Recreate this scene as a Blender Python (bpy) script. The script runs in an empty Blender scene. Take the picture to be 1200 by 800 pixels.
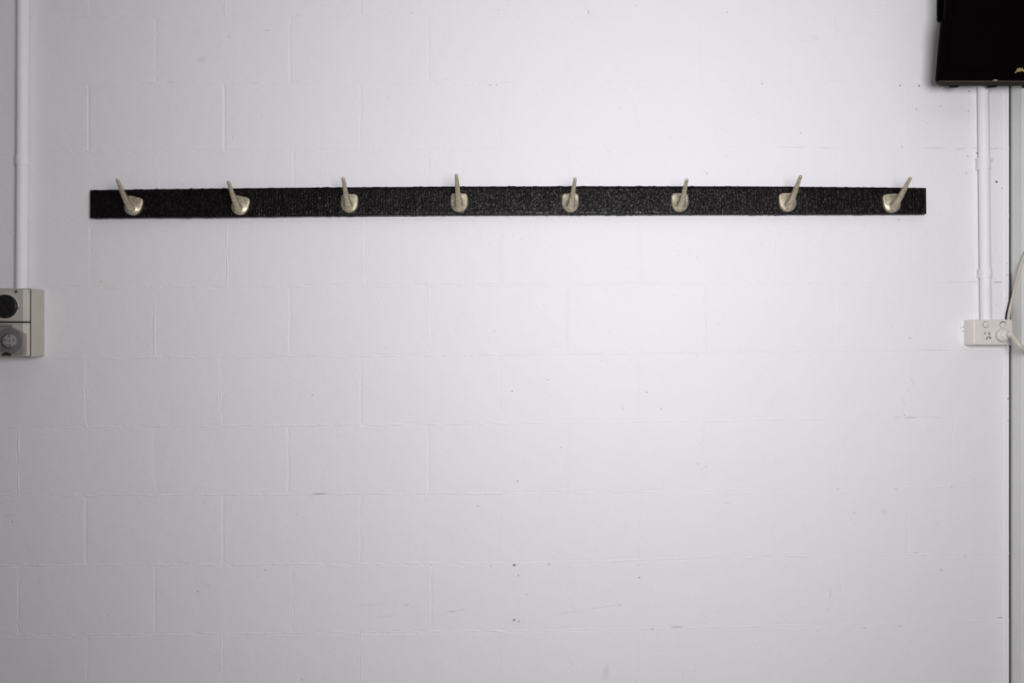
import bpy, bmesh, math, random
from mathutils import Vector, Matrix, noise

S = bpy.context.scene
COL = S.collection
D = 1.97                 # camera distance from the block wall (m)
EYE = 1.30               # camera height (m)
F = 800.0                # 24 mm lens on a 36 mm sensor, 1200 px wide


def P(px, py, d=0.0):
    """point at depth d (m) in front of the wall seen at pixel px, py"""
    k = (D - d) / F
    return Vector(((px - 600) * k, -d, EYE - (py - 400) * k))


# ------------------------------------------------------------------ camera
cd = bpy.data.cameras.new('camera')
cd.lens = 24.0
cd.sensor_width = 36.0
cam = bpy.data.objects.new('camera', cd)
cam.location = (0, -D, EYE)
cam.rotation_euler = (math.pi / 2, 0, 0)
COL.objects.link(cam)
S.camera = cam

# ------------------------------------------------------------------ world, lights, exposure
w = bpy.data.worlds.new('world')
S.world = w
w.use_nodes = True
bg = w.node_tree.nodes['Background']
bg.inputs['Color'].default_value = (1.0, 0.90, 0.98, 1)
bg.inputs['Strength'].default_value = 0.085


def area(name, loc, target, size, power, color, size_y=None):
    ld = bpy.data.lights.new(name, 'AREA')
    ld.energy = power
    ld.color = color
    ld.size = size
    if size_y:
        ld.shape = 'RECTANGLE'
        ld.size_y = size_y
    o = bpy.data.objects.new(name, ld)
    o.location = loc
    o.rotation_euler = (Vector(target) - Vector(loc)).to_track_quat('-Z', 'Y').to_euler()
    COL.objects.link(o)
    return o


area('key_light', (0.43, -2.15, 1.555), (0.43, 0, 1.555), 0.72, 40.5, (0.985, 0.985, 1.0))

S.view_settings.view_transform = 'Standard'
S.view_settings.look = 'None'
S.view_settings.gamma = 1
S.view_settings.use_curve_mapping = False
S.view_settings.exposure = 0.0


# ------------------------------------------------------------------ materials
def new_mat(name, color, rough=0.5, metal=0.0, spec=0.5):
    m = bpy.data.materials.new(name)
    m.use_nodes = True
    b = m.node_tree.nodes['Principled BSDF']
    b.inputs['Base Color'].default_value = (*color, 1)
    b.inputs['Roughness'].default_value = rough
    b.inputs['Metallic'].default_value = metal
    b.inputs['Specular IOR Level'].default_value = spec
    return m


def N(m, t, **kw):
    n = m.node_tree.nodes.new(t)
    for k, v in kw.items():
        setattr(n, k, v)
    return n


def grain(m, color, scale=60, amount=0.12, bump=0.0, dist=0.0005, detail=4):
    """slight colour mottling and fine relief"""
    lk = m.node_tree.links.new
    b = m.node_tree.nodes['Principled BSDF']
    tc = N(m, 'ShaderNodeTexCoord')
    nz = N(m, 'ShaderNodeTexNoise')
    nz.inputs['Scale'].default_value = scale
    nz.inputs['Detail'].default_value = detail
    lk(tc.outputs['Object'], nz.inputs['Vector'])
    mx = N(m, 'ShaderNodeMix', data_type='RGBA')
    mx.inputs['A'].default_value = (*[c * (1 - amount) for c in color], 1)
    mx.inputs['B'].default_value = (*[min(1, c * (1 + amount)) for c in color], 1)
    lk(nz.outputs['Fac'], mx.inputs['Factor'])
    lk(mx.outputs['Result'], b.inputs['Base Color'])
    if bump:
        bp = N(m, 'ShaderNodeBump')
        bp.inputs['Strength'].default_value = bump
        bp.inputs['Distance'].default_value = dist
        lk(nz.outputs['Fac'], bp.inputs['Height'])
        lk(bp.outputs['Normal'], b.inputs['Normal'])
    return m


# spots, chips, scuffs on the painted wall: px, py, half length, half width (px), rotation deg, strength, softness, colour key
MARKS = [
    (34, 19.5, 1.3, 1.1, 0, .8, 2.5, 0), (313, 35.5, 5.5, .8, 4, .35, 2, 0), (268, 43, .9, .8, 0, .5, 2, 0),
    (231, 37, 8, 6, 30, .10, 1, 2), (236, 70, 8, 5, 0, .32, 1, 2), (257, 52, 9, 4, 60, .10, 1, 2), (254, 69, 4, 4, 0, .10, 1, 2),
    (214, 216, .9, .9, 0, .6, 2, 0), (199, 96.5, 1, .7, 0, .5, 2, 0),
    (482, 15, .9, .9, 0, .5, 2, 0), (745, 6.5, 1.1, 1, 0, .6, 2, 0), (689.5, 14, .9, 3, 20, .4, 2, 0),
    (574, 99.5, 1.6, .9, 0, .5, 2, 0), (582, 99.5, 1, .9, 0, .5, 2, 0), (503, 35, 3, 1, 0, .25, 1, 2),
    (852, 14, 1.2, 1, 0, .45, 2, 0), (955, 44, 8, 5, -10, .16, 1, 2), (945, 48, 10, 3, 0, .10, 1, 2),
    (893, 98, 1.8, .8, 0, .45, 2, 0), (938, 156, 1, .9, 0, .5, 2, 0),
    (1055, 100, 1.2, 1.1, 0, .75, 2.5, 0), (1077, 100.5, 1.1, 1.5, 20, .9, 2.5, 0), (1074, 128, 1.1, 1, 0, .6, 2, 0),
    (1102, 124, .9, .9, 0, .6, 2, 0), (1136, 107, 1.4, 1, 0, .8, 2, 0), (1135, 129.5, .9, 1, 0, .6, 2, 0),
    (828, 203, 1.5, 1.2, 0, .7, 2, 3), (1134, 183, 1, .9, 0, .7, 2, 0), (1132.5, 203, 1.1, .9, 0, .5, 2, 0),
    (1053, 257.5, 1.2, .8, 0, .5, 2, 0), (1057, 172.5, .9, .9, 0, .5, 2, 0),
    (1167.8, 213, 1.6, 1.5, 0, .95, 3, 0), (1174.3, 220.5, 1, 1, 0, .8, 2, 0), (1178.5, 232, .8, 1.3, 0, .7, 2, 0),
    (1163, 186, 3.2, .7, 2, .55, 2, 0), (1162, 188.5, 2.2, .8, 20, .6, 2, 0), (1176.3, 168, 1, 1, 0, .6, 2, 3),
    (1145, 179.3, 2, .9, 0, .9, 2.5, 0), (1142, 173.3, 2.4, .7, 0, .5, 2, 0), (1179, 196, 1, 1, 0, .5, 2, 3),
    (930, 172.4, 22, .5, -1.5, .30, 2, 0), (968, 173.3, 14, .45, -2, .35, 2, 0), (1095, 173.6, 18, .5, -1, .35, 2, 0),
    (1125, 174.2, 10, .5, 1, .4, 2, 0), (1165, 174, 8, .55, 1, .55, 2, 0), (1177, 173.6, 4, .6, 8, .6, 2, 0),
    (1140, 330.3, 8, .5, 0, .4, 2, 0), (1169, 330.5, 6.5, .7, 0, .75, 2, 0), (1120, 330.2, 14, .4, 0, .2, 2, 0),
    (1096, 409.8, 28, .45, -1, .30, 2, 0), (1050, 410.5, 20, .4, -1, .15, 2, 0),
    (1068, 489, 9, .8, 1, .5, 2, 0), (1052, 488.3, 6, .5, 0, .4, 2, 0), (1090, 489, 20, .4, 0, .15, 2, 0), (1060, 486.5, 1.2, .9, 0, .4, 2, 0),
    (118, 330, 1.7, 1.5, 0, .8, 2, 4), (339.5, 342.3, 1.2, 1, 0, .5, 2, 0), (366, 463, .9, .9, 0, .5, 2, 0), (579, 388, 1.5, 1.8, 0, .6, 2, 4),
    (597, 363.5, 2, 1.6, 0, .25, 1.5, 4),
    (600, 458.5, 1.4, 1, -30, .5, 2, 0), (758, 459.5, 1.3, 1.1, 0, .5, 2, 0), (642, 445, 2.2, .9, 0, .35, 2, 0),
    (729.5, 478.5, .9, 2, 15, .35, 2, 0), (774.5, 478.5, .9, 2, 0, .35, 2, 0), (657.5, 524, 1.2, 1, 0, .5, 2, 0),
    (1069, 446, 3, 9, 25, .10, 1, 0), (1064, 457, 3, 4, 0, .09, 1, 0), (1058, 470, 3, 8, 10, .05, 1, 0),
    (1181.3, 467, 1, 1.1, 0, .95, 2.5, 0), (1181.3, 493, .8, .9, 0, .6, 2, 0), (1066.5, 396, 2.5, 1.6, 0, .25, 1.5, 3), (1045, 383, 1.2, 2.4, 0, .2, 1.5, 2),
    (1129, 383, 1.6, 1.2, 0, .6, 1.5, 3), (1128.5, 388, 1.1, 1, 0, .6, 2, 0), (1131, 377, 1.2, .9, 0, .5, 2, 3), (1126, 384, .9, .9, 0, .5, 2, 0),
    (1176, 369.5, 1.8, .7, -40, .7, 2, 0), (1178, 341, .9, .9, 0, .5, 2, 0), (1180, 308, 1, 1.1, 0, .7, 2, 0), (1180, 322, 1, 1.6, 0, .6, 2, 0), (1168, 357, .9, .8, 0, .4, 2, 0),
    (14.5, 611, 1.4, 1, 0, .6, 2, 0), (10, 604, 9, .5, 10, .3, 2, 0), (374, 578.6, 11, .9, 0, .6, 2, 0), (232, 693, 1.2, 1, 0, .55, 2, 3), (242, 686, 6, .4, -2, .25, 2, 3),
    (348, 602, .9, .9, 0, .45, 2, 0), (354, 796.5, 1.2, 1, 0, .6, 2, 0), (101.5, 752, .7, 1.8, 0, .75, 2.5, 0), (311, 667.5, 1.2, .8, 0, .5, 2, 0),
    (606.5, 563.5, 1.1, 1.3, 0, .7, 2, 1), (602.5, 662, 2, 1.7, 0, .85, 2.5, 1), (607.5, 674, 1, 1.2, 0, .75, 2, 1), (643, 661, 1.3, 1.2, 0, .6, 2, 1),
    (749.3, 676.5, 1.3, 1.2, 0, .7, 2, 1), (602.5, 726.3, 1.9, 1.5, 0, .85, 2.5, 1), (607.7, 727.8, 1.2, 1.4, 0, .65, 2, 1), (575.5, 663, .6, 1.4, 0, .5, 2, 0),
    (617, 696.5, 1.6, .7, 0, .3, 2, 0), (530, 716.4, 7, .7, 5, .55, 1.5, 0), (541, 714.4, 4, .5, 12, .4, 2, 0), (560, 592.7, 2, .8, 0, .4, 2, 0),
    (665, 717.8, 24, .5, 9, .28, 1.5, 0), (705, 711.5, 24, .45, 7, .3, 1.5, 0), (726, 709, 2, .8, 0, .35, 2, 0), (452, 722, 22, .5, 9, .22, 1.5, 0), (437, 708.5, 24, .5, 3, .2, 1.5, 0), (477, 708.5, 3, .8, 0, .4, 2, 0),
    (764.5, 737, 1, 1, 0, .6, 2, 0), (793, 734.3, 9, .7, 2, .6, 2, 0), (710, 788, 5, 13, -15, .14, 1, 0), (671, 778, .9, .9, 0, .35, 2, 0), (800, 789, .9, .9, 0, .3, 2, 0),
    (1001, 600.8, 2.6, .8, -3, .5, 1.5, 0), (1036, 599.5, 6, 5, 0, .12, 1, 0), (852, 589, 7, .5, 2, .4, 1.5, 0), (818, 543.5, 1.2, 1, 0, .35, 2, 0), (828, 547, 1, 1, 0, .35, 2, 0),
    (973, 697, 1.2, 8, -12, .2, 1.2, 0), (1103, 667.5, 1.4, .9, -15, .55, 2, 0), (1013, 736, 1.6, 1.6, 0, .25, 1.5, 0), (970, 714, 1.2, 1, 0, .3, 2, 0), (931, 652, 18, .4, -2, .25, 2, 0), (1073, 647.5, 5, .6, 0, .35, 2, 0), (1131, 651, 3.5, .6, -40, .35, 2, 0), (1173, 723.6, 5, .7, -2, .85, 2, 3), (1055, 733.5, 4, .6, 5, .4, 2, 0),
    (1117.3, 550, .5, 9, 0, .3, 2, 0), (982, 573, 2.5, .8, 0, .4, 2, 0), (1050, 573, 3, .6, 0, .4, 2, 0), (1115, 570, 1.4, .8, 0, .4, 2, 0),
]
MCOL = [(0.06, 0.055, 0.06), (0.10, 0.12, 0.16), (0.52, 0.46, 0.40), (0.20, 0.08, 0.07), (0.74, 0.66, 0.20)]


def wall_paint(marks):
    m = new_mat('painted_block', (0.80, 0.79, 0.81), 0.55, 0, 0.28)
    nt = m.node_tree
    lk = nt.links.new
    b = nt.nodes['Principled BSDF']
    g = N(m, 'ShaderNodeNewGeometry')
    pos = g.outputs['Position']
    # base: barely uneven white
    n1 = N(m, 'ShaderNodeTexNoise')
    n1.inputs['Scale'].default_value = 5.0
    n1.inputs['Detail'].default_value = 5
    lk(pos, n1.inputs['Vector'])
    mx = N(m, 'ShaderNodeMix', data_type='RGBA')
    mx.inputs['A'].default_value = (0.785, 0.770, 0.795, 1)
    mx.inputs['B'].default_value = (0.815, 0.803, 0.825, 1)
    lk(n1.outputs['Fac'], mx.inputs['Factor'])
    cur = mx.outputs['Result']
    for ck, colr in enumerate(MCOL):
        acc = None
        if not any(q[7] == ck for q in marks):
            continue
        for (px, py, a, c, rot, st, soft, key) in marks:
            if key != ck:
                continue
            p = P(px, py)
            mp = N(m, 'ShaderNodeMapping', vector_type='TEXTURE')
            mp.inputs['Location'].default_value = (p.x, 0, p.z)
            mp.inputs['Rotation'].default_value = (0, -math.radians(rot), 0)
            k = D / F
            mp.inputs['Scale'].default_value = (a * k, 0.02, c * k)
            lk(pos, mp.inputs['Vector'])
            ln = N(m, 'ShaderNodeVectorMath', operation='LENGTH')
            lk(mp.outputs['Vector'], ln.inputs[0])
            ma = N(m, 'ShaderNodeMath', operation='MULTIPLY_ADD', use_clamp=True)
            lk(ln.outputs['Value'], ma.inputs[0])
            ma.inputs[1].default_value = -soft
            ma.inputs[2].default_value = soft
            ms = N(m, 'ShaderNodeMath', operation='MULTIPLY')
            lk(ma.outputs[0], ms.inputs[0])
            ms.inputs[1].default_value = st * (0.75 if a / c > 3 else 1.0)
            if acc is None:
                acc = ms.outputs[0]
            else:
                mm = N(m, 'ShaderNodeMath', operation='MAXIMUM')
                lk(acc, mm.inputs[0])
                lk(ms.outputs[0], mm.inputs[1])
                acc = mm.outputs[0]
        mk = N(m, 'ShaderNodeMix', data_type='RGBA')
        mk.inputs['B'].default_value = (*colr, 1)
        lk(acc, mk.inputs['Factor'])
        lk(cur, mk.inputs['A'])
        cur = mk.outputs['Result']
    lk(cur, b.inputs['Base Color'])
    # relief of roller paint over porous block
    n2 = N(m, 'ShaderNodeTexNoise')
    n2.inputs['Scale'].default_value = 210
    n2.inputs['Detail'].default_value = 3
    lk(pos, n2.inputs['Vector'])
    n3 = N(m, 'ShaderNodeTexNoise')
    n3.inputs['Scale'].default_value = 16
    n3.inputs['Detail'].default_value = 3
    lk(pos, n3.inputs['Vector'])
    n4 = N(m, 'ShaderNodeTexNoise')      # patches where the stipple is coarser
    n4.inputs['Scale'].default_value = 7
    n4.inputs['Detail'].default_value = 2
    lk(pos, n4.inputs['Vector'])
    mr = N(m, 'ShaderNodeMapRange')
    mr.inputs['From Min'].default_value = 0.4
    mr.inputs['From Max'].default_value = 0.65
    mr.inputs['To Min'].default_value = 0.25
    mr.inputs['To Max'].default_value = 1.0
    lk(n4.outputs['Fac'], mr.inputs['Value'])
    mu0 = N(m, 'ShaderNodeMath', operation='MULTIPLY')
    lk(n2.outputs['Fac'], mu0.inputs[0])
    lk(mr.outputs['Result'], mu0.inputs[1])
    n5 = N(m, 'ShaderNodeTexNoise')      # scattered nodules under the paint
    n5.inputs['Scale'].default_value = 95
    n5.inputs['Detail'].default_value = 1
    lk(pos, n5.inputs['Vector'])
    m5 = N(m, 'ShaderNodeMapRange')
    m5.inputs['From Min'].default_value = 0.70
    m5.inputs['From Max'].default_value = 0.80
    m5.inputs['To Max'].default_value = 1.1
    lk(n5.outputs['Fac'], m5.inputs['Value'])
    mu = N(m, 'ShaderNodeMath', operation='ADD')
    lk(mu0.outputs[0], mu.inputs[0])
    lk(m5.outputs['Result'], mu.inputs[1])
    b1 = N(m, 'ShaderNodeBump')
    b1.inputs['Strength'].default_value = 0.5
    b1.inputs['Distance'].default_value = 0.0016
    lk(mu.outputs[0], b1.inputs['Height'])
    b2 = N(m, 'ShaderNodeBump')
    b2.inputs['Strength'].default_value = 0.4
    b2.inputs['Distance'].default_value = 0.004
    lk(n3.outputs['Fac'], b2.inputs['Height'])
    lk(b2.outputs['Normal'], b1.inputs['Normal'])
    lk(b1.outputs['Normal'], b.inputs['Normal'])
    return m


M = {}
M['paint'] = wall_paint([])


def paint_for(x0, y0, x1, y1):
    """wall paint with the spots and scuffs that lie inside a pixel box"""
    mk = [q for q in MARKS if x0 <= q[0] + q[2] and q[0] - q[2] <= x1 and y0 <= q[1] + max(q[3], q[2] * abs(math.sin(math.radians(q[4]))) + 1)
          and q[1] - max(q[3], q[2] * abs(math.sin(math.radians(q[4]))) + 1) <= y1]
    if not mk:
        return M['paint']
    return wall_paint(mk)


M['white'] = grain(new_mat('white_conduit_paint', (0.80, 0.79, 0.80), 0.6, 0, 0.3), (0.80, 0.79, 0.80), 40, 0.03, 0.15)
M['trim'] = grain(new_mat('grey_white_frame_paint', (0.66, 0.66, 0.645), 0.45), (0.66, 0.66, 0.645), 18, 0.04, 0.1)
M['near_black'] = new_mat('near_black_matte', (0.015, 0.013, 0.014), 0.8, 0, 0.2)
M['floor'] = grain(new_mat('concrete_floor', (0.42, 0.40, 0.38), 0.7), (0.42, 0.40, 0.38), 6, 0.2, 0.3)
M['ceiling'] = grain(new_mat('ceiling_board', (0.74, 0.74, 0.74), 0.8), (0.74, 0.74, 0.74), 8, 0.04)
M['beige'] = grain(new_mat('grey_beige_plastic', (0.47, 0.44, 0.385), 0.42), (0.47, 0.44, 0.385), 30, 0.05, 0.1)
M['black'] = new_mat('black_plastic', (0.010, 0.009, 0.010), 0.32)
M['gasket'] = new_mat('dark_gasket', (0.02, 0.02, 0.02), 0.8)
M['dial'] = new_mat('pale_grey_plastic', (0.60, 0.585, 0.57), 0.45)
M['well'] = new_mat('mid_grey_plastic', (0.22, 0.215, 0.21), 0.45)
M['hole'] = new_mat('dark_opening', (0.012, 0.012, 0.012), 0.9, 0, 0.1)
M['screw'] = grain(new_mat('dull_screw_steel', (0.30, 0.28, 0.25), 0.4, 0.9), (0.30, 0.28, 0.25), 300, 0.3)
M['cream'] = grain(new_mat('cream_plastic', (0.70, 0.665, 0.625), 0.35), (0.70, 0.665, 0.625), 25, 0.03)
M['plug'] = new_mat('milky_plastic', (0.66, 0.635, 0.61), 0.35)
M['flex'] = grain(new_mat('off_white_flex', (0.54, 0.51, 0.445), 0.5), (0.54, 0.51, 0.445), 50, 0.05)
M['red'] = new_mat('dark_red_mark', (0.22, 0.05, 0.04), 0.5)
M['cabinet'] = grain(new_mat('black_cabinet', (0.0022, 0.0012, 0.0014), 0.7, 0, 0.01), (0.0022, 0.0012, 0.0014), 500, 0.3, 0.2, 0.0003)
M['base'] = new_mat('bounce_grey_plastic', (0.06, 0.048, 0.045), 0.9, 0, 0.0)
M['rubber'] = new_mat('black_rubber', (0.008, 0.008, 0.008), 0.9, 0, 0.15)
M['badge'] = grain(new_mat('gilt_badge', (0.62, 0.50, 0.20), 0.35, 0.0), (0.62, 0.50, 0.20), 200, 0.3)
M['nub'] = new_mat('pale_metal', (0.6, 0.56, 0.52), 0.4, 0.6)


def hook_metal():
    m = new_mat('dull_cast_metal', (0.56, 0.52, 0.42), 0.43, 0.65)
    lk = m.node_tree.links.new
    b = m.node_tree.nodes['Principled BSDF']
    g = N(m, 'ShaderNodeNewGeometry')
    nz = N(m, 'ShaderNodeTexNoise')
    nz.inputs['Scale'].default_value = 130
    nz.inputs['Detail'].default_value = 5
    lk(g.outputs['Position'], nz.inputs['Vector'])
    r = N(m, 'ShaderNodeValToRGB')
    r.color_ramp.elements[0].position = 0.30
    r.color_ramp.elements[0].color = (0.36, 0.315, 0.21, 1)
    r.color_ramp.elements[1].position = 0.62
    r.color_ramp.elements[1].color = (0.62, 0.57, 0.44, 1)
    lk(nz.outputs['Fac'], r.inputs['Fac'])
    lk(r.outputs['Color'], b.inputs['Base Color'])
    bp = N(m, 'ShaderNodeBump')
    bp.inputs['Strength'].default_value = 0.35
    bp.inputs['Distance'].default_value = 0.001
    lk(nz.outputs['Fac'], bp.inputs['Height'])
    lk(bp.outputs['Normal'], b.inputs['Normal'])
    return m


def board_paint():
    m = new_mat('black_board_paint', (0.0050, 0.0032, 0.0036), 0.24, 0, 0.16)
    lk = m.node_tree.links.new
    b = m.node_tree.nodes['Principled BSDF']
    g = N(m, 'ShaderNodeNewGeometry')
    nz = N(m, 'ShaderNodeTexNoise')
    nz.inputs['Scale'].default_value = 420
    nz.inputs['Detail'].default_value = 3
    mp = N(m, 'ShaderNodeMapping')
    mp.inputs['Scale'].default_value = (1.0, 1.0, 0.30)
    lk(g.outputs['Position'], mp.inputs['Vector'])
    lk(mp.outputs['Vector'], nz.inputs['Vector'])
    bp = N(m, 'ShaderNodeBump')
    bp.inputs['Strength'].default_value = 0.65
    bp.inputs['Distance'].default_value = 0.0022
    lk(nz.outputs['Fac'], bp.inputs['Height'])
    lk(bp.outputs['Normal'], b.inputs['Normal'])
    n2 = N(m, 'ShaderNodeTexNoise')
    n2.inputs['Scale'].default_value = 14
    lk(mp.outputs['Vector'], n2.inputs['Vector'])
    mr = N(m, 'ShaderNodeMapRange')
    mr.inputs['To Min'].default_value = 0.18
    mr.inputs['To Max'].default_value = 0.46
    lk(n2.outputs['Fac'], mr.inputs['Value'])
    lk(mr.outputs['Result'], b.inputs['Roughness'])
    n3 = N(m, 'ShaderNodeTexNoise')      # glossier specks where the paint sits on the raised fibres
    n3.inputs['Scale'].default_value = 520
    n3.inputs['Detail'].default_value = 2
    m3 = N(m, 'ShaderNodeMapping')
    m3.inputs['Scale'].default_value = (1.0, 1.0, 0.35)
    m3.inputs['Location'].default_value = (3.1, 0, 1.7)
    lk(g.outputs['Position'], m3.inputs['Vector'])
    lk(m3.outputs['Vector'], n3.inputs['Vector'])
    r3 = N(m, 'ShaderNodeMapRange')
    r3.inputs['From Min'].default_value = 0.50
    r3.inputs['From Max'].default_value = 0.72
    r3.inputs['To Min'].default_value = 0.06
    r3.inputs['To Max'].default_value = 0.62
    lk(n3.outputs['Fac'], r3.inputs['Value'])
    lk(r3.outputs['Result'], b.inputs['Specular IOR Level'])
    return m


def clear_plastic():
    m = bpy.data.materials.new('smoky_clear_plastic')
    m.use_nodes = True
    nt = m.node_tree
    nt.nodes.remove(nt.nodes['Principled BSDF'])
    out = nt.nodes['Material Output']
    tr = N(m, 'ShaderNodeBsdfTransparent')
    tr.inputs['Color'].default_value = (0.86, 0.85, 0.85, 1)
    gl = N(m, 'ShaderNodeBsdfPrincipled')
    gl.inputs['Base Color'].default_value = (0.42, 0.41, 0.41, 1)
    gl.inputs['Roughness'].default_value = 0.12
    mix = N(m, 'ShaderNodeMixShader')
    mix.inputs['Fac'].default_value = 0.10
    nt.links.new(tr.outputs[0], mix.inputs[1])
    nt.links.new(gl.outputs[0], mix.inputs[2])
    nt.links.new(mix.outputs[0], out.inputs['Surface'])
    return m


M['hook'] = hook_metal()
M['board'] = board_paint()
M['clear'] = clear_plastic()


# ------------------------------------------------------------------ mesh helpers
def link(name, mesh, mat=None, parent=None, smooth=None, loc=None):
    o = bpy.data.objects.new(name, mesh)
    COL.objects.link(o)
    if mat is not None:
        mesh.materials.append(mat)
    if loc is not None:
        o.location = loc
    if parent is not None:
        o.parent = parent
        o.matrix_parent_inverse = Matrix.Identity(4)
        o.location = (loc if loc is not None else Vector((0, 0, 0))) - world_loc(parent)
    if smooth is not None:
        for p in mesh.polygons:
            p.use_smooth = True
        try:
            mesh.set_sharp_from_angle(angle=math.radians(smooth))
        except Exception:
            pass
    return o


def world_loc(o):
    v = Vector(o.location)
    while o.parent:
        o = o.parent
        v = v + Vector(o.location)
    return v


def build(name, bm, mat, parent=None, smooth=35, fix=True):
    """link a bmesh given in world coordinates as one object with its origin at its centre"""
    if fix:
        bmesh.ops.recalc_face_normals(bm, faces=bm.faces)
    lo = Vector((1e9,) * 3)
    hi = Vector((-1e9,) * 3)
    for v in bm.verts:
        for i in range(3):
            lo[i] = min(lo[i], v.co[i])
            hi[i] = max(hi[i], v.co[i])
    c = (lo + hi) / 2
    for v in bm.verts:
        v.co -= c
    me = bpy.data.meshes.new(name)
    bm.to_mesh(me)
    bm.free()
    return link(name, me, mat, parent, smooth, c)


def empty(name, loc):
    o = bpy.data.objects.new(name, None)
    o.empty_display_size = 0.05
    o.location = loc
    COL.objects.link(o)
    return o


def tag(o, label, cat, group=None):
    o['label'] = label
    o['category'] = cat
    if group:
        o['group'] = group
    return o


def loft(bm, rings, cap0=True, cap1=True, closed=True):
    vs = [[bm.verts.new(p) for p in r] for r in rings]
    n = len(vs[0])
    for a, b in zip(vs, vs[1:]):
        for i in range(n if closed else n - 1):
            j = (i + 1) % n
            bm.faces.new((a[i], a[j], b[j], b[i]))
    if cap0:
        bm.faces.new(vs[0][::-1])
    if cap1:
        bm.faces.new(vs[-1])
    return vs


def rounded(x0, z0, x1, z1, r, n=5):
    """rounded rectangle outline (x, z)"""
    out = []
    for cx, cz, a0 in ((x1 - r, z1 - r, 0), (x0 + r, z1 - r, 90), (x0 + r, z0 + r, 180), (x1 - r, z0 + r, 270)):
        for i in range(n + 1):
            a = math.radians(a0 + 90 * i / n)
            out.append((cx + r * math.cos(a), cz + r * math.sin(a)))
    return out


def slab(bm, outline, d0, d1, ch=0.0, steps=2):
    """extrude an (x, z) outline from depth d0 to d1 with a rounded front edge ch"""
    cx = sum(p[0] for p in outline) / len(outline)
    cz = sum(p[1] for p in outline) / len(outline)

    def ring(d, inset):
        res = []
        for x, z in outline:
            v = Vector((x - cx, z - cz))
            L = v.length or 1
            v *= max(0, (L - inset)) / L
            res.append((cx + v.x, -d, cz + v.y))
        return res
    rs = [ring(d0, 0)]
    if ch > 0:
        for i in range(steps + 1):
            a = math.pi / 2 * i / steps
            rs.append(ring(d1 - ch + ch * math.sin(a), ch * (1 - math.cos(a))))
    else:
        rs.append(ring(d1, 0))
    loft(bm, rs)


def disc(bm, cx, cz, r, d0, d1, ch=0.0, n=24, steps=2):
    slab(bm, [(cx + r * math.cos(2 * math.pi * i / n), cz + r * math.sin(2 * math.pi * i / n)) for i in range(n)], d0, d1, ch, steps)


def tube(bm, pts, r, n=12, caps=True, flat=1.0):
    pts = [Vector(p) for p in pts]
    rad = r if isinstance(r, (list, tuple)) else [r] * len(pts)
    rings = []
    up = None
    for i, p in enumerate(pts):
        t = (pts[min(i + 1, len(pts) - 1)] - pts[max(i - 1, 0)]).normalized()
        if up is None:
            up = Vector((0, 1, 0)) if abs(t.y) < 0.8 else Vector((1, 0, 0))
        s = t.cross(up).normalized()
        up = s.cross(t).normalized()
        rings.append([p + s * (rad[i] * math.cos(2 * math.pi * k / n)) + up * (rad[i] * flat * math.sin(2 * math.pi * k / n)) for k in range(n)])
    loft(bm, rings, caps, caps)


def smooth_path(pts, n=8):
    pts = [Vector(p) for p in pts]
    out = []
    for i in range(len(pts) - 1):
        p0, p1, p2, p3 = pts[max(i - 1, 0)], pts[i], pts[i + 1], pts[min(i + 2, len(pts) - 1)]
        for k in range(n):
            t = k / n
            out.append(0.5 * ((2 * p1) + (p2 - p0) * t + (2 * p0 - 5 * p1 + 4 * p2 - p3) * t * t + (3 * p1 - p0 - 3 * p2 + p3) * t ** 3))
    out.append(pts[-1])
    return out


# ------------------------------------------------------------------ structure: block wall
rnd = random.Random(7)
HL = {
    0: [(100, 20), (600, 17), (1100, 15.5)],
    1: [(100, 98), (600, 97), (870, 96), (1100, 94)],
    2: [(100, 178), (600, 175), (950, 172.8), (1150, 173.5)],
    3: [(100, 258.5), (600, 256), (1100, 253)],
    4: [(100, 337), (600, 334), (830, 331.5), (1160, 330)],
    5: [(80, 419.5), (600, 415), (830, 412), (1090, 409.7)],
    6: [(100, 500), (600, 496), (1070, 489)],
    7: [(100, 580), (600, 578), (950, 572.5), (1150, 570)],
    8: [(100, 662), (600, 659.5), (950, 651), (1150, 648.5)],
    9: [(100, 744), (600, 739), (780, 736), (950, 732), (1170, 727)],
}
HL[-1] = [(x, y - 80) for x, y in HL[0]]
HL[-2] = [(x, y - 160) for x, y in HL[0]]
HL[10] = [(x, y + 81) for x, y in HL[9]]
HL[11] = [(x, y + 162) for x, y in HL[9]]


def lin(tab, x):
    n = len(tab)
    i = 0
    while i < n - 2 and x > tab[i + 1][0]:
        i += 1
    (x0, y0), (x1, y1) = tab[i], tab[i + 1]
    if x < tab[0][0]:
        return y0 + (y1 - y0) * max(x - x0, -120) / (x1 - x0)
    return y0 + (y1 - y0) * (x - x0) / (x1 - x0)


ODD = [-221, -59, 103, 262, 422, 585.5, 748, 908, 1061]
EVEN = [-300, -140, 22, 181, 340, 503, 666, 827, 984, 1140]
VJ = {
    -1: [-220, -58, 105, 264, 422, 586, 747, 907, 1060],
    0: [-300, -140, 20, 182.5, 340, 502, 662, 822, 980, 1138],
    1: [-221, -58, 104, 263, 422.5, 585.5, 746.5, 908, 1058],
    2: [-300, -140, 22, 185, 344, 502, 666, 827, 982, 1139],
    3: [-221, -58, 106, 266, 425.5, 586.5, 749.5, 908, 1061],
    4: [-300, -140, 22, 181, 340, 502, 664.5, 827, 982, 1139],
    5: [-221, -60, 101, 258.5, 422.5, 585.5, 748, 906, 1062],
    6: [-300, -140, 21.5, 180.5, 338, 502, 666, 826, 984, 1117],
    7: [-221, -60, 100.5, 261.5, 423, 586.5, 749.5, 907, 1063],
    8: [-300, -140, 22, 182, 342.5, 505.5, 668, 827, 985, 1140],
    9: [-221, -60, 102, 259, 423.5, 587, 748, 906, 1062],
    10: EVEN, -2: EVEN,
}
XL, XR = -300, 1182.6
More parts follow.
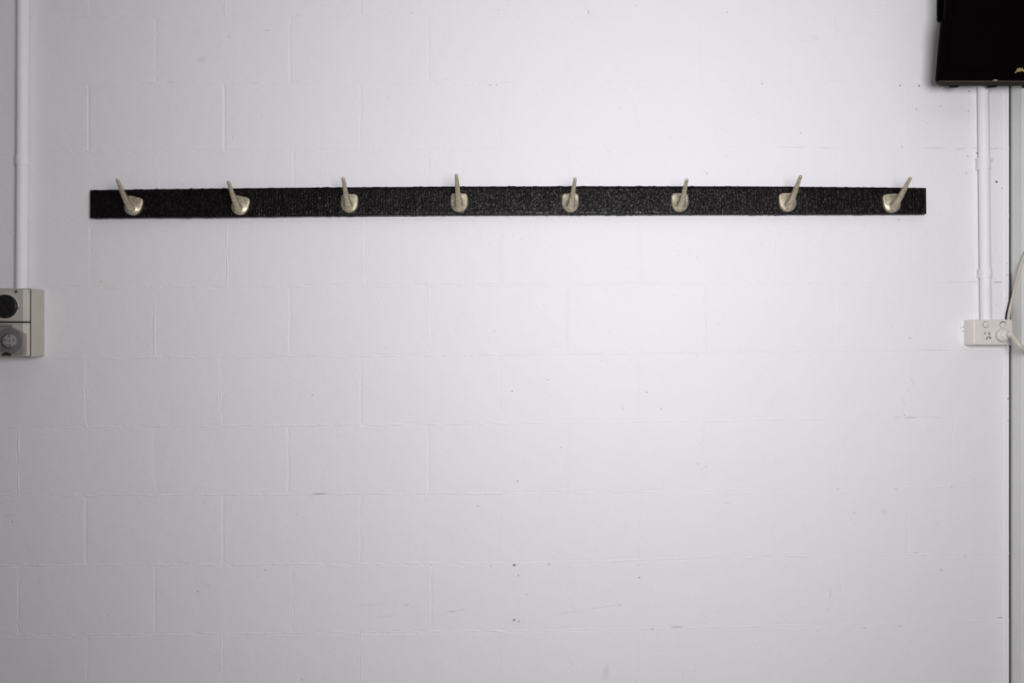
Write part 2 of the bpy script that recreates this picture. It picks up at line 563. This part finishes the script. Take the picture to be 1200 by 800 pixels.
wall = empty('wall_back', (0, 0, 0))
wall['kind'] = 'structure'
TOP = P(0, -165).z


def wpt(px, py):
    p = P(px, py)
    p.z = max(0.0, min(TOP, p.z))
    return p


HG = 0.0035   # half width of a bed joint
VG = 0.0030   # half width of a cross joint
joints_v = []
for c in range(-2, 11):
    xs = [x for x in VJ[c] if XL < x < XR - 8]
    edges = [XL] + xs + [XR]
    for x in xs:
        ymid0, ymid1 = lin(HL[c], x), lin(HL[c + 1], x)
        joints_v.append((x, ymid0, ymid1))
    for x0, x1 in zip(edges, edges[1:]):
        q = [wpt(x0, lin(HL[c], x0)), wpt(x1, lin(HL[c], x1)), wpt(x1, lin(HL[c + 1], x1)), wpt(x0, lin(HL[c + 1], x0))]
        if q[0].z - q[3].z < 0.02:
            continue
        gl = 0 if x0 == XL else VG
        gr = 0 if x1 == XR else VG
        ins = [Vector((gl, 0, -HG)), Vector((-gr, 0, -HG)), Vector((-gr, 0, HG)), Vector((gl, 0, HG))]
        off = rnd.uniform(-0.0002, 0.0002)
        tx, tz = rnd.uniform(-0.0006, 0.0006), rnd.uniform(-0.0005, 0.0005)
        ctr = sum(q, Vector()) / 4
        bv = 0.0016 if (x0 + x1) / 2 < 560 else 0.0012
        front, mid, back = [], [], []
        for p, i_, sx, sz in zip(q, ins, (1, -1, -1, 1), (-1, -1, 1, 1)):
            e = p + i_
            f = e + Vector((sx * bv * (1 if i_.x else 0.4), 0, sz * bv))
            f.y = off + tx * (f.x - ctr.x) + tz * (f.z - ctr.z)
            front.append(f)
            mid.append(Vector((e.x, f.y + (0.0007 if (x0 + x1) / 2 < 560 else 0.00045), e.z)))
            back.append(Vector((e.x, 0.09, e.z)))
        bm = bmesh.new()
        loft(bm, [back, mid, front])
        ys = [lin(HL[c], x0), lin(HL[c], x1), lin(HL[c + 1], x0), lin(HL[c + 1], x1)]
        o = build('block', bm, paint_for(x0 - 1, min(ys) - 1, x1 + 1, max(ys) + 1), wall, smooth=None)

# mortar: backing slab plus lumpy pointing that follows every joint
bm = bmesh.new()
a, b_ = wpt(XL, -400), wpt(XR, 1200)
slab(bm, [(a.x + .002, b_.z), (b_.x - .002, b_.z), (b_.x - .002, a.z), (a.x + .002, a.z)], -0.088, -0.0030)


def nz(x, y, s, seed):
    return noise.noise(Vector((x * s + seed * 7.3, y * s, seed * 3.1)))


def pointing(p0, p1, half, base, lump, seed, step=0.0035):
    p0, p1 = Vector(p0), Vector(p1)
    L = (p1 - p0).length
    n = max(2, int(L / step))
    t = (p1 - p0).normalized()
    s = Vector((t.z, 0, -t.x))
    prof = [-1.9, -1.2, -0.6, 0, 0.6, 1.2, 1.9]
    rows = []
    for i in range(n + 1):
        u = i / n
        row = []
        wob = nz(u * L, 0, 30, seed) * half * 0.5
        for k, v in enumerate(prof):
            c = p0 + t * (L * u) + s * (v * half + wob)
            h = base + lump * (nz(u * L, v * 0.01, 110, seed + 1) * 1.0 + nz(u * L, v * 0.02, 28, seed + 2) * 1.2)
            if abs(v) > 1.8:
                h = -0.0012
            elif abs(v) > 1.1:
                h = h * 0.6 - 0.0004
            c.y = -h
            row.append(bm.verts.new(c))
        rows.append(row)
    for r0, r1 in zip(rows, rows[1:]):
        for k in range(len(prof) - 1):
            bm.faces.new((r0[k], r1[k], r1[k + 1], r0[k + 1]))


mort = build('mortar', bm, M['paint'], wall, smooth=None)
beds = {}
cross = bmesh.new()
seed = 1
for k in range(-1, 12):
    tab = HL[k]
    xs = [XL] + [x for x, _ in tab] + [XR]
    for x0, x1 in zip(xs, xs[1:]):
        p0, p1 = P(x0, lin(tab, x0)), P(x1, lin(tab, x1))
        if min(p0.z, p1.z) < 0.02 or max(p0.z, p1.z) > TOP - 0.02:
            continue
        seed += 1
        bm = beds[k] = beds.get(k) or bmesh.new()
        left = (x0 + x1) / 2 < 420
        pointing(p0, p1, HG, 0.0001 if left else 0.00005, 0.0010 if left else 0.00045, seed)
for (x, y0, y1) in joints_v:
    p0, p1 = wpt(x, y0), wpt(x, y1)
    if p0.z - p1.z < 0.05:
        continue
    seed += 1
    bm = cross
    rr = random.Random(int(x * 13 + y0 * 7))
    faint = x > 800
    pointing(p0, p1, VG * rr.uniform(0.8, 1.2), rr.choice([-0.0008, -0.0006, -0.0003, 0.0003]) * (0.25 if x > 880 else (0.5 if x > 560 else 1.0)) + (0.0001 if x > 560 else 0),
             0.0003 if faint else 0.0007, seed)
for k, bm in beds.items():
    yy = [lin(HL[k], x) for x in (0, 600, 1180)]
    o = build('bed_joint', bm, paint_for(-300, min(yy) - 5, 1185, max(yy) + 5) if 0 <= k <= 10 else M['paint'], wall, smooth=60, fix=False)
    o['kind'] = 'stuff'
o = build('cross_joint', cross, M['paint'], wall, smooth=60, fix=False)
o['kind'] = 'stuff'

# floor and ceiling of the room
for nm, z0, z1, mt in (('floor', -0.08, 0.0, 'floor'), ('ceiling', TOP, TOP + 0.08, 'ceiling')):
    bm = bmesh.new()
    loft(bm, [[(-2.4, 0.1, z0), (2.4, 0.1, z0), (2.4, -4.2, z0), (-2.4, -4.2, z0)],
              [(-2.4, 0.1, z1), (2.4, 0.1, z1), (2.4, -4.2, z1), (-2.4, -4.2, z1)]])
    o = build(nm, bm, M[mt], None, smooth=None)
    o['kind'] = 'structure'

# grey-white frame at the right end of the wall, proud of the blocks
x0 = P(1184.9, 400).x
bm = bmesh.new()
rg = rounded(x0, -0.043, x0 + 0.30, 0.10, 0.003, 3)
loft(bm, [[(x, y, 0.0) for x, y in rg], [(x, y, TOP) for x, y in rg]])
o = build('trim_1', bm, M['trim'], None, smooth=30)
o['kind'] = 'structure'
# near-black strip filling the gap between wall and frame
bm = bmesh.new()
xw = P(1182.6, 400).x
loft(bm, [[(xw + .0002, 0.0015, 0.0), (x0 - .0002, 0.0015, 0.0), (x0 - .0002, 0.085, 0.0), (xw + .0002, 0.085, 0.0)],
          [(xw + .0002, 0.0015, TOP), (x0 - .0002, 0.0015, TOP), (x0 - .0002, 0.085, TOP), (xw + .0002, 0.085, TOP)]])
o = build('trim_2', bm, M['near_black'], None, smooth=None)
o['kind'] = 'structure'
# thin painted cover bead beside the dark strip
bm = bmesh.new()
xa, xb = P(1174, 400).x, P(1180.5, 400).x
prof = [(xa, 0.0006), (xa + .006, -.0006), (xb - .005, -.0010), (xb - .002, -.0004), (xb + .002, 0.0012)]
loft(bm, [[(x, y, 0.0) for x, y in prof], [(x, y, TOP) for x, y in prof]])
o = build('trim_3', bm, M['white'], None, smooth=70)
o['kind'] = 'structure'

# ------------------------------------------------------------------ coat rack
BT = [(104.5, 222.6), (230, 220.9), (360, 219.6), (538, 218.3), (700, 218.0), (860, 218.0), (950, 218.7), (1086, 220)]
BB = [(104.5, 255.2), (260, 254.3), (360, 253.0), (538, 251.7), (700, 251.2), (860, 251.0), (1086, 250.6)]
BD = 0.020
rack = empty('coat_rack', P(595, 252, 0.0))
tag(rack, 'long black rough timber coat rail with eight metal peg hooks on the white block wall', 'coat rack')
bm = bmesh.new()
XA, XB = 105.6, 1085.6
nx, nr = 980, 11
cols = []
ridge = [rnd.random() for _ in range(nx + 1)]
for i in range(nx + 1):
    px = XA + (XB - XA) * i / nx
    yt = lin(BT, px) - 0.9 * max(0, nz(px, 3, 0.23, 5)) - 0.5 * max(0, ridge[i] - .8)
    yb = lin(BB, px) + 0.8 * max(0, nz(px, 9, 0.21, 6)) + 0.5 * max(0, ridge[(i * 7) % nx] - .8)
    groove = 0.0006 * math.sin(px * 2.1 + 2.0 * nz(px, 0, 0.08, 3)) + 0.0005 * (ridge[i] - .5)
    groove *= 0.5 + 0.9 * max(0, nz(px, 1, 0.02, 8) + .4)
    col_ = [P(px, yt, 0.0)]
    for j in range(nr + 1):
        t = (0.0, 0.03, 0.12, 0.22, 0.33, 0.45, 0.55, 0.67, 0.78, 0.88, 0.97, 1.0)[j]
        d = BD + groove * (0.6 + 0.8 * nz(px, j, 0.35, 4)) + 0.0006 * nz(px, j * 3, 0.05, 2)
        if j in (0, nr):
            d -= 0.0012
        p = P(px, yt + (yb - yt) * t, BD)
        p.y = -d
        col_.append(p)
    col_.append(P(px, yb, 0.0))
    col_[0] = Vector((col_[1].x, 0.0004, col_[1].z))
    col_[-1] = Vector((col_[-2].x, 0.0004, col_[-2].z))
    cols.append(col_)
loft(bm, cols)
board = build('board', bm, M['board'], rack, smooth=50)
for px, py in ((771, 227.3), (1064.5, 226.5), (383, 228.5)):
    bm = bmesh.new()
    c = P(px, py, BD)
    disc(bm, c.x, c.z, 0.0046, BD - 0.004, BD + 0.0012, 0.0006, 14)
    so = build('screw_head', bm, M['hole'], board)

# per hook: plate centre px, tip px, roll deg of the plate
HOOKS = [((156.0, 241.2), (137.6, 211), 13), ((281.3, 240.8), (267.8, 213.4), 12), ((409.3, 238.2), (402.2, 208.8), 1),
         ((538.1, 237.5), (534.9, 205.3), 0), ((668.3, 237.6), (673.9, 209.6), -1), ((796.8, 237.2), (804.8, 210.8), 0),
         ((923.0, 237.0), (938, 206.8), -3), ((1045.2, 238.0), (1066.5, 209), -5)]
HWID, HHGT = 0.0245, 0.0268


def plate_outline(n=40):
    pts = []
    for i in range(n):
        a = 2 * math.pi * i / n + math.pi / 2
        cx, sx = math.cos(a), math.sin(a)
        # squarish top half, round lower half
        e = 0.36 if sx > 0 else 0.94
        x = HWID * (abs(cx) ** e) * (1 if cx > 0 else -1)
        z = HHGT * (abs(sx) ** e) * (1 if sx > 0 else -1)
        if sx > 0:
            x *= 1 - 0.04 * sx
        pts.append((x, z))
    return pts


OUT = plate_outline()
FOOT = (0.0, -0.0085)


def plate_height(x, z, t):
    """front height of the cast plate; t = 1 on the rim, 0 in the middle"""
    r2 = ((x - FOOT[0]) / 0.0165) ** 2 + ((z - FOOT[1]) / 0.0165) ** 2
    h = 0.0052 + 0.0125 * math.exp(-r2)
    return h


for k, ((cx, cy), (tx, ty), roll) in enumerate(HOOKS):
    c = P(cx, cy, BD + 0.004)
    hr = math.radians(-roll)
    R = Matrix(((math.cos(hr), -math.sin(hr)), (math.sin(hr), math.cos(hr))))
    bm = bmesh.new()
    rings = []

    def pt(x, z, h):
        q = R @ Vector((x, z))
        return Vector((c.x + q.x, -(BD + h), c.z + q.y))
    rings.append([pt(x, z, -0.0015) for x, z in OUT])
    rings.append([pt(x, z, 0.0036) for x, z in OUT])
    for t in (0.965, 0.90, 0.8, 0.7, 0.6, 0.5, 0.4, 0.3, 0.2, 0.1):
        rr_ = []
        for x, z in OUT:
            xx = FOOT[0] + (x - FOOT[0]) * t
            zz = FOOT[1] + (z - FOOT[1]) * t
            rr_.append(pt(xx, zz, plate_height(xx, zz, t) - (0.0005 if t > .95 else 0)))
        rings.append(rr_)
    loft(bm, rings)
    hk = build('hook', bm, M['hook'], rack, smooth=50)
    # peg
    f = R @ Vector(FOOT)
    base = Vector((c.x + f.x, -(BD + 0.006), c.z + f.y - 0.001))
    tip = P(tx, ty, BD + 0.092)
    bm = bmesh.new()
    pts, rad = [], []
    n = 16
    for i in range(n + 1):
        u = i / n
        p = base.lerp(tip, u)
        p.z -= 0.0045 * math.sin(math.pi * u) * (1 - u * 0.4)     # slight belly
        p.y -= 0.004 * math.sin(math.pi * min(1, u * 1.2))
        pts.append(p)
        rad.append(0.0046 + 0.0072 * (1 - u) ** 1.25 + 0.010 * max(0, 0.22 - u) ** 1.0 * (1 - u))
    # rounded end
    dirv = (pts[-1] - pts[-2]).normalized()
    for e, s_ in ((0.0016, 0.92), (0.0028, 0.7), (0.0034, 0.35)):
        pts.append(pts[n] + dirv * e)
        rad.append(rad[n] * s_)
    tube(bm, pts, rad, 16)
    build('peg', bm, M['hook'], hk, smooth=60)

# ------------------------------------------------------------------ left conduit
def conduit(name, path, r, saddles, label):
    root = empty(name, Vector((path[0].x, 0, path[0].z)))
    tag(root, label, 'conduit')
    bm = bmesh.new()
    tube(bm, path, r, 24)
    build('pipe', bm, M['white'], root, smooth=50)
    for (c, hz, ears, scr) in saddles:
        bm = bmesh.new()
        d0 = -c.y
        R_ = r + 0.0016
        prof = []
        n = 18
        # strap over the pipe with flat feet on the wall
        oute = [(-R_ - ears[0], 0.0), (-R_ - ears[0], 0.0028), (-R_ * 1.02, 0.0032)]
        for i in range(n + 1):
            a = math.pi - math.pi * i / n
            oute.append((R_ * math.cos(a), d0 + R_ * math.sin(a)))
        if ears[1]:
            oute += [(R_ * 1.02, 0.0032), (R_ + ears[1], 0.0028), (R_ + ears[1], 0.0)]
        loft(bm, [[(c.x + x, -d, c.z - hz) for x, d in oute], [(c.x + x, -d, c.z + hz) for x, d in oute]])
        so = build('saddle', bm, M['white'], root, smooth=40)
        for side in scr:
            bm = bmesh.new()
            disc(bm, c.x + side * (R_ + ears[0 if side < 0 else 1] * 0.5), c.z, 0.0042, 0.002, 0.0048, 0.0012, 14)
            build('screw', bm, M['white'], so)
    return root


rl = 0.0156
pl = [P(25.6, 339.5, .017), P(26.6, 190, .017), P(27.3, 0, .017), P(27.8, -165, .017)]
conduit('conduit', pl, rl, [(P(26.6, 187.5, .017), 0.0145, (0.020, 0.0), (-1,))],
        'white painted conduit pipe running down to the grey industrial outlet')
pr = [P(1155.4, 374.5, .0143), P(1154.6, 320, .0143), P(1153.2, 190, .0143), P(1152.2, 100, .0143), P(1150.5, -165, .0143)]
conduit('conduit', pr, 0.0142, [(P(1153.2, 191.5, .0143), 0.0165, (0.0, 0.012), ()), (P(1154.8, 320.5, .0143), 0.0125, (0.0, 0.022), (1,))],
        'white painted conduit pipe dropping from behind the speaker to the double socket')

# ------------------------------------------------------------------ industrial switched outlet, left
out_d = 0.0545
root = empty('industrial_outlet', P(16, 418, 0))
tag(root, 'grey beige industrial switched outlet with black rotary knob below the conduit', 'power outlet')


def ex(px, py, d):
    p = P(px, py, d)
    return p.x, p.z


xl, zt = ex(-22, 337.8, out_d)
xr, zb = ex(36.4, 418.2, out_d)
bm = bmesh.new()
slab(bm, rounded(xl, zb, xr, zt, 0.004, 4), -0.0004, out_d - 0.002, 0.001)
build('back_box', bm, M['beige'], root, smooth=40)
bm = bmesh.new()
slab(bm, rounded(xl + .0012, zb + .0012, xr - .0012, zt - .0012, 0.003, 4), out_d - 0.004, out_d - 0.0008)
build('gasket', bm, M['gasket'], root)


def cover(py0, py1):
    d1, d2 = out_d + 0.0015, out_d + 0.009
    xa_, za_ = ex(-20.6, py0, d1)
    xb_, zb_ = ex(34.7, py1, d1)
    xf0, _ = ex(-13, 0, d2)
    xf1, _ = ex(27.0, 0, d2)
    bm = bmesh.new()
    o1 = rounded(xa_, zb_, xb_, za_, 0.003, 4)
    ins = 0.0008
    o2 = []
    for x, z in o1:
        u = (x - xa_) / (xb_ - xa_)
        o2.append((xf0 + (xf1 - xf0) * u, z + (ins if z < (za_ + zb_) / 2 else -ins)))
    loft(bm, [[(x, -(out_d - .003), z) for x, z in o1], [(x, -d1, z) for x, z in o1], [(x, -d2, z) for x, z in o2]])
    return bm


c1 = build('switch_cover', cover(338.6, 376.6), M['beige'], root, smooth=25)
c2 = build('socket_cover', cover(378.2, 417.4), M['beige'], root, smooth=25)
d2 = out_d + 0.009
bm = bmesh.new()
kx, kz = ex(5.2, 359, d2)
disc(bm, kx, kz, 0.0405, d2 - .003, d2 + 0.0030, 0.0025, 36)
build('dial_ring', bm, M['beige'], c1)
kd = d2 + 0.010
kx, kz = ex(4.6, 358.8, kd)
bm = bmesh.new()
disc(bm, kx, kz, 0.0332, d2, kd, 0.003, 36, 3)
kn = build('knob', bm, M['black'], c1, smooth=45)
bm = bmesh.new()
aa = math.radians(-58)
ax = Vector((math.cos(aa), math.sin(aa)))
an = Vector((-ax.y, ax.x))
ol = []
for sx, sz in ((-1, -1), (1, -1), (1, 1), (-1, 1)):
    v = Vector((kx, kz)) + ax * (sx * 0.029) + an * (sz * 0.0065)
    ol.append((v.x, v.y))
slab(bm, ol, kd - 0.004, kd + 0.008, 0.002)
build('grip_bar', bm, M['black'], kn, smooth=45)
bm = bmesh.new()
sx_, sz_ = ex(18.8, 341.6, d2)
disc(bm, sx_, sz_, 0.0048, d2 - .002, d2 + .0008, 0.0004, 14)
build('screw', bm, M['screw'], c1)
bm = bmesh.new()
sx_, sz_ = ex(20.3, 361.2, d2 + .003)
slab(bm, [(sx_ - .005, sz_ - .0026), (sx_ + .004, sz_ - .0022), (sx_ + .004, sz_ + .0022), (sx_ - .005, sz_ + .0026)], d2, d2 + .004, .001)
build('pointer', bm, M['screw'], c1)
# socket well, face, pin holes
qx, qz = ex(10.8, 399.6, d2)
bm = bmesh.new()
disc(bm, qx, qz, 0.0365, d2 - .003, d2 + .0030, 0.001, 36)
wl = build('socket_rim', bm, M['well'], c2)
bm = bmesh.new()
disc(bm, qx, qz, 0.0215, d2, d2 + .0050, 0.001, 32)
bk = build('face_ring', bm, M['hole'], c2)
bm = bmesh.new()
fx, fz = ex(10.6, 399.2, d2 + .008)
disc(bm, fx, fz, 0.0178, d2 + .001, d2 + .0080, 0.001, 32)
fc = build('socket_face', bm, M['dial'], c2)
for px, py, r in ((10.6, 393.9, .0026), (5.8, 398.3, .0026), (15.6, 398.2, .0024), (10.8, 399.4, .0024), (7.4, 404.2, .0020), (11, 404.6, .0028)):
    bm = bmesh.new()
    hx, hz_ = ex(px, py, d2 + .0085)
    disc(bm, hx, hz_, r, d2 + .006, d2 + .0084, 0, 10)
    build('pin_hole', bm, M['hole'], fc)
fd = d2 + 0.013
bm = bmesh.new()
ol = [ex(x, y, fd) for x, y in ((-12, 383), (14, 383), (24, 387.5), (30.8, 391.3), (30.8, 416.2), (-12, 416.2))][::-1]
slab(bm, ol, fd - 0.0025, fd, 0.0008)
lid = build('clear_lid', bm, M['clear'], c2, smooth=30)
lid['label'] = 'smoky clear flap over the round socket'
bm = bmesh.new()
tube(bm, [P(-8, 381.4, d2 + .005), P(14, 381.4, d2 + .005)], 0.0035, 10)
build('hinge', bm, M['well'], c2)
bm = bmesh.new()
tube(bm, [P(3, 415.6, fd + .001), P(7.5, 414.4, fd + .003), P(13, 415.8, fd + .001)], [.003, .0052, .0025], 12)
build('latch', bm, M['black'], c2, smooth=60)
# stand-offs that carry the lid
for px in (-9, 28):
    bm = bmesh.new()
    tube(bm, [P(px, 410, d2 - .001), P(px, 410, fd - .002)], 0.0025, 8)
    build('lid_post', bm, M['clear'], c2)

# ------------------------------------------------------------------ double socket, right
sd = 0.040
root = empty('double_socket', P(1160, 405, 0))
tag(root, 'cream double wall socket on a mounting block at the end of the conduit', 'socket')
xl, zt = ex(1140.5, 374.2, sd)
xr, zb = ex(1187.2, 404.2, sd)
bm = bmesh.new()
slab(bm, rounded(xl, zb, xr, zt, 0.003, 4), -0.0004, 0.031, 0.0008)
build('mounting_block', bm, M['cream'], root, smooth=40)
bm = bmesh.new()
slab(bm, rounded(xl + .0005, zb + .0005, xr - .0005, zt - .0005, 0.004, 5), 0.031, sd, 0.0035, 3)
fp = build('face_plate', bm, M['cream'], root, smooth=50)
for i, (px, py) in enumerate(((1155.2, 380.3), (1175.2, 380.3))):
    bm = bmesh.new()
    cx_, cz_ = ex(px, py, sd)
    disc(bm, cx_, cz_, 0.0092, sd - .002, sd + .0004, 0, 24)
    build('switch_recess', bm, M['well'], fp)
    bm = bmesh.new()
    disc(bm, cx_ + 0.0003, cz_ - (0.0008 if i else 0.0), 0.0080, sd - .002, sd + (.0026 if i == 0 else .0022), 0.0012, 24)
    sb = build('switch_button', bm, M['cream'], fp)
    if i:
        bm = bmesh.new()
        pp = []
        for j in range(9):
            a_ = math.radians(30 + 120 * j / 8)
            pp.append(Vector((cx_ + .0086 * math.cos(a_), -(sd + .0009), cz_ + .0086 * math.sin(a_))))
        tube(bm, pp, 0.0011, 6)
        rm = build('switch_mark', bm, M['red'], fp)
        rm['label'] = 'dark red arc over the right switch'
cx_, cz_ = ex(1156.6, 392.3, sd)
bm = bmesh.new()
disc(bm, cx_, cz_, 0.0142, sd - .002, sd + .0010, 0.0006, 28)
oc = build('socket_face', bm, M['plug'], fp, smooth=40)


def slot(px, py, ang, half, wid):
    bm = bmesh.new()
    x, z = ex(px, py, sd + .001)
    a_ = math.radians(ang)
    u = Vector((math.cos(a_), math.sin(a_)))
    v = Vector((-u.y, u.x))
    ol = []
    for s1, s2 in ((-1, -1), (1, -1), (1, 1), (-1, 1)):
        q = Vector((x, z)) + u * (s1 * half) + v * (s2 * wid)
        ol.append((q.x, q.y))
    slab(bm, ol, sd - .001, sd + .0015)
    build('slot', bm, M['hole'], oc)


slot(1154.0, 390.5, 58, .0032, .0010)
slot(1159.2, 390.8, -62, .0036, .0011)
slot(1156.4, 396.2, 84, .0036, .0011)
slot(1159.9, 395.2, -48, .0050, .0012)

# plug with its flex
root = empty('power_plug', P(1177, 392, sd))
tag(root, 'round milky white plug with thick off-white cord in the right socket', 'plug')
pcx, pcz = ex(1177, 392.6, sd + .012)
bm = bmesh.new()
disc(bm, pcx, pcz, 0.0185, sd + .0005, sd + .014, 0.004, 32, 3)
pb = build('plug_body', bm, M['plug'], root, smooth=50)
bm = bmesh.new()
disc(bm, pcx + .001, pcz, 0.0128, sd + .013, sd + .019, 0.003, 28, 3)
build('plug_crown', bm, M['plug'], pb, smooth=50)
bm = bmesh.new()
tube(bm, [P(1181, 392.3, sd + .016), P(1183.5, 392.3, sd + .026), P(1185.2, 392.6, sd + .034), P(1186.4, 393.2, sd + .038)], [.0080, .0082, .0080, .0058], 16)
build('strain_relief', bm, M['plug'], pb, smooth=50)
bm = bmesh.new()
tube(bm, smooth_path([P(1185.6, 392.8, sd + .034), P(1190, 398.0, sd + .050), P(1195, 404.5, sd + .058), P(1200, 408.5, sd + .056), P(1208, 410, sd + .055), P(1216, 402, sd + .056), P(1219, 380, sd + .05), P(1214, 345, sd + .040), P(1206.5, 312, sd + .028)]), 0.0062, 12)
build('cord', bm, M['flex'], root, smooth=60)

# slim cord running up out of the corner over the frame
bm = bmesh.new()
tube(bm, smooth_path([P(1181.3, 376, .012), P(1182.6, 366, .012), P(1185.2, 354, .018), P(1189.3, 337, .032), P(1194.3, 317, .048), P(1201, 298, .055), P(1210, 278, .056), P(1222, 250, .055), P(1228, 200, .052), P(1230, 140, .050), P(1230, 108, .050)]), 0.0034, 10)
o = build('electric_cable', bm, M['flex'], None, smooth=60)
tag(o, 'slim off-white cable slanting up from the double socket across the grey frame', 'cable')
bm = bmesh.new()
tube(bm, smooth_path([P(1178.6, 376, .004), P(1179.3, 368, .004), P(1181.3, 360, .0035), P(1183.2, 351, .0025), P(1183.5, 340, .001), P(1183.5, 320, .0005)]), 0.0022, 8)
o = build('thin_dark_line', bm, M['near_black'], None, smooth=60)  # thin dark tube that bends from the corner gap towards the socket
tag(o, 'thin dark line bending out of the corner gap behind the double socket', 'cable')

# ------------------------------------------------------------------ loudspeaker
SD = 0.115
SA = math.radians(9.0)
sx0 = P(1099, 94, SD).x
cxs = P(1200, 94, SD).x
WH = cxs - sx0                                    # half width of the front
org = Vector((cxs, -SD, P(0, 94.3, SD).z))
U = Vector((0, -math.sin(SA), math.cos(SA)))      # up along the front
B = Vector((0, math.cos(SA), math.sin(SA)))       # towards the back
SH, SL = 0.60, 0.068


def sp(x, h, b):
    return org + Vector((x, 0, 0)) + U * h + B * b


root = empty('loudspeaker', Vector((cxs, 0, 2.3)))
tag(root, 'black wall speaker tilted downward with small gold lettering at the top corner', 'speaker')
bm = bmesh.new()
hstep = 0.158
prof = [(WH - 0.008, 0.0), (WH - .002, 0.002), (WH, 0.008), (WH, 0.118), (WH, hstep - .006), (WH - .001, hstep - .001), (WH - 0.006, hstep + .002), (WH - 0.006, SH - .03), (WH - .03, SH)]
outl = prof + [(-x, h) for x, h in prof[::-1]]
hc = SH / 2


def srings():
    rs = []
    for b, taper, low in ((0.0, 0.004, 0.004), (0.005, 0.0, 0.0), (0.018, 0.003, 0.0), (0.050, 0.026, 0.001), (SL - .008, 0.036, 0.002), (SL, 0.046, 0.010)):
        rs.append([sp(x * (WH - taper) / WH, h + (low if h < 0.05 else (-low if h > SH - .05 else 0)), b) for x, h in outl])
    return rs


loft(bm, srings())
cab = build('cabinet', bm, M['cabinet'], root, smooth=40)
# front grille sheet
bm = bmesh.new()
g0 = [(WH - .020, 0.03), (WH - .020, hstep), (WH - .026, hstep + .01), (WH - .026, SH - .045)]
go = g0 + [(-x, h) for x, h in g0[::-1]]
loft(bm, [[sp(x, h, 0.001) for x, h in go], [sp(x, h, -0.004) for x, h in go]])
build('grille', bm, M['cabinet'], root, smooth=30)
# bottom strip, greyer than the cabinet: wall bounce put into its colour
bm = bmesh.new()
bs = [(WH - .006, 0.004), (WH - .010, 0.026), (WH - .034, 0.050), (WH - .048, SL - .010)]
bo = bs + [(-x, b) for x, b in bs[::-1]]
loft(bm, [[sp(x, 0.002, b) for x, b in bo], [sp(x * .995, -0.0022, b) for x, b in bo]])
build('bottom_strip', bm, M['base'], root, smooth=30)
for px in (1117, 1161.5, 1202, 1242, 1285):
    bm = bmesh.new()
    q = P(px, 101.5, 0.055)
    x = q.x - cxs
    ring0 = [sp(x + .0135 * math.cos(2 * math.pi * i / 16), -0.001, SL - .012 + .009 * math.sin(2 * math.pi * i / 16)) for i in range(16)]
    ring1 = [sp(x + .0115 * math.cos(2 * math.pi * i / 16), -0.0062, SL - .012 + .008 * math.sin(2 * math.pi * i / 16)) for i in range(16)]
    loft(bm, [ring0, ring1])
    build('rubber_foot', bm, M['rubber'], root)
bm = bmesh.new()
q = P(1166.3, 94.3, SD)
x = q.x - cxs
loft(bm, [[sp(x - .005, 0.0, -.0012), sp(x + .005, 0.0, -.0012), sp(x + .005, 0.0022, -.0012), sp(x - .005, 0.0022, -.0012)],
          [sp(x - .005, 0.0, .004), sp(x + .005, 0.0, .004), sp(x + .005, 0.0022, .004), sp(x - .005, 0.0022, .004)]])
build('catch', bm, M['nub'], root)
# bracket that carries it
bm = bmesh.new()
bx = 1.265
loft(bm, [rounded_ for rounded_ in ([(x, 0.0004, z) for x, z in rounded(bx - .04, 2.22, bx + .04, 2.36, .008, 3)],
                                   [(x, -0.006, z) for x, z in rounded(bx - .04, 2.22, bx + .04, 2.36, .008, 3)])])
tube(bm, [(bx, -0.004, 2.29), (bx, -0.11, 2.30)], 0.018, 14)
build('bracket', bm, M['black'], root, smooth=40)
# lettering
fc_ = bpy.data.curves.new('lettering', 'FONT')
fc_.body = 'JBN'
fc_.size = 0.0135
fc_.shear = 0.35
fc_.extrude = 0.0006
fc_.space_character = 1.05
fc_.materials.append(M['badge'])
tmp = bpy.data.objects.new('lettering_curve', fc_)
COL.objects.link(tmp)
dg = bpy.context.evaluated_depsgraph_get()
me = bpy.data.meshes.new_from_object(tmp.evaluated_get(dg))
bpy.data.objects.remove(tmp)
to = bpy.data.objects.new('lettering', me)
COL.objects.link(to)
q = P(1189.6, 84.0, SD + .006)
hq = (q.z - org.z) / U.z
pos = sp(q.x - cxs, hq, -0.0046)
to.parent = root
to.location = pos - Vector(root.location)
to.rotation_euler = (math.pi / 2 + SA, 0, 0)
to.scale = (1.0, 1, 1)
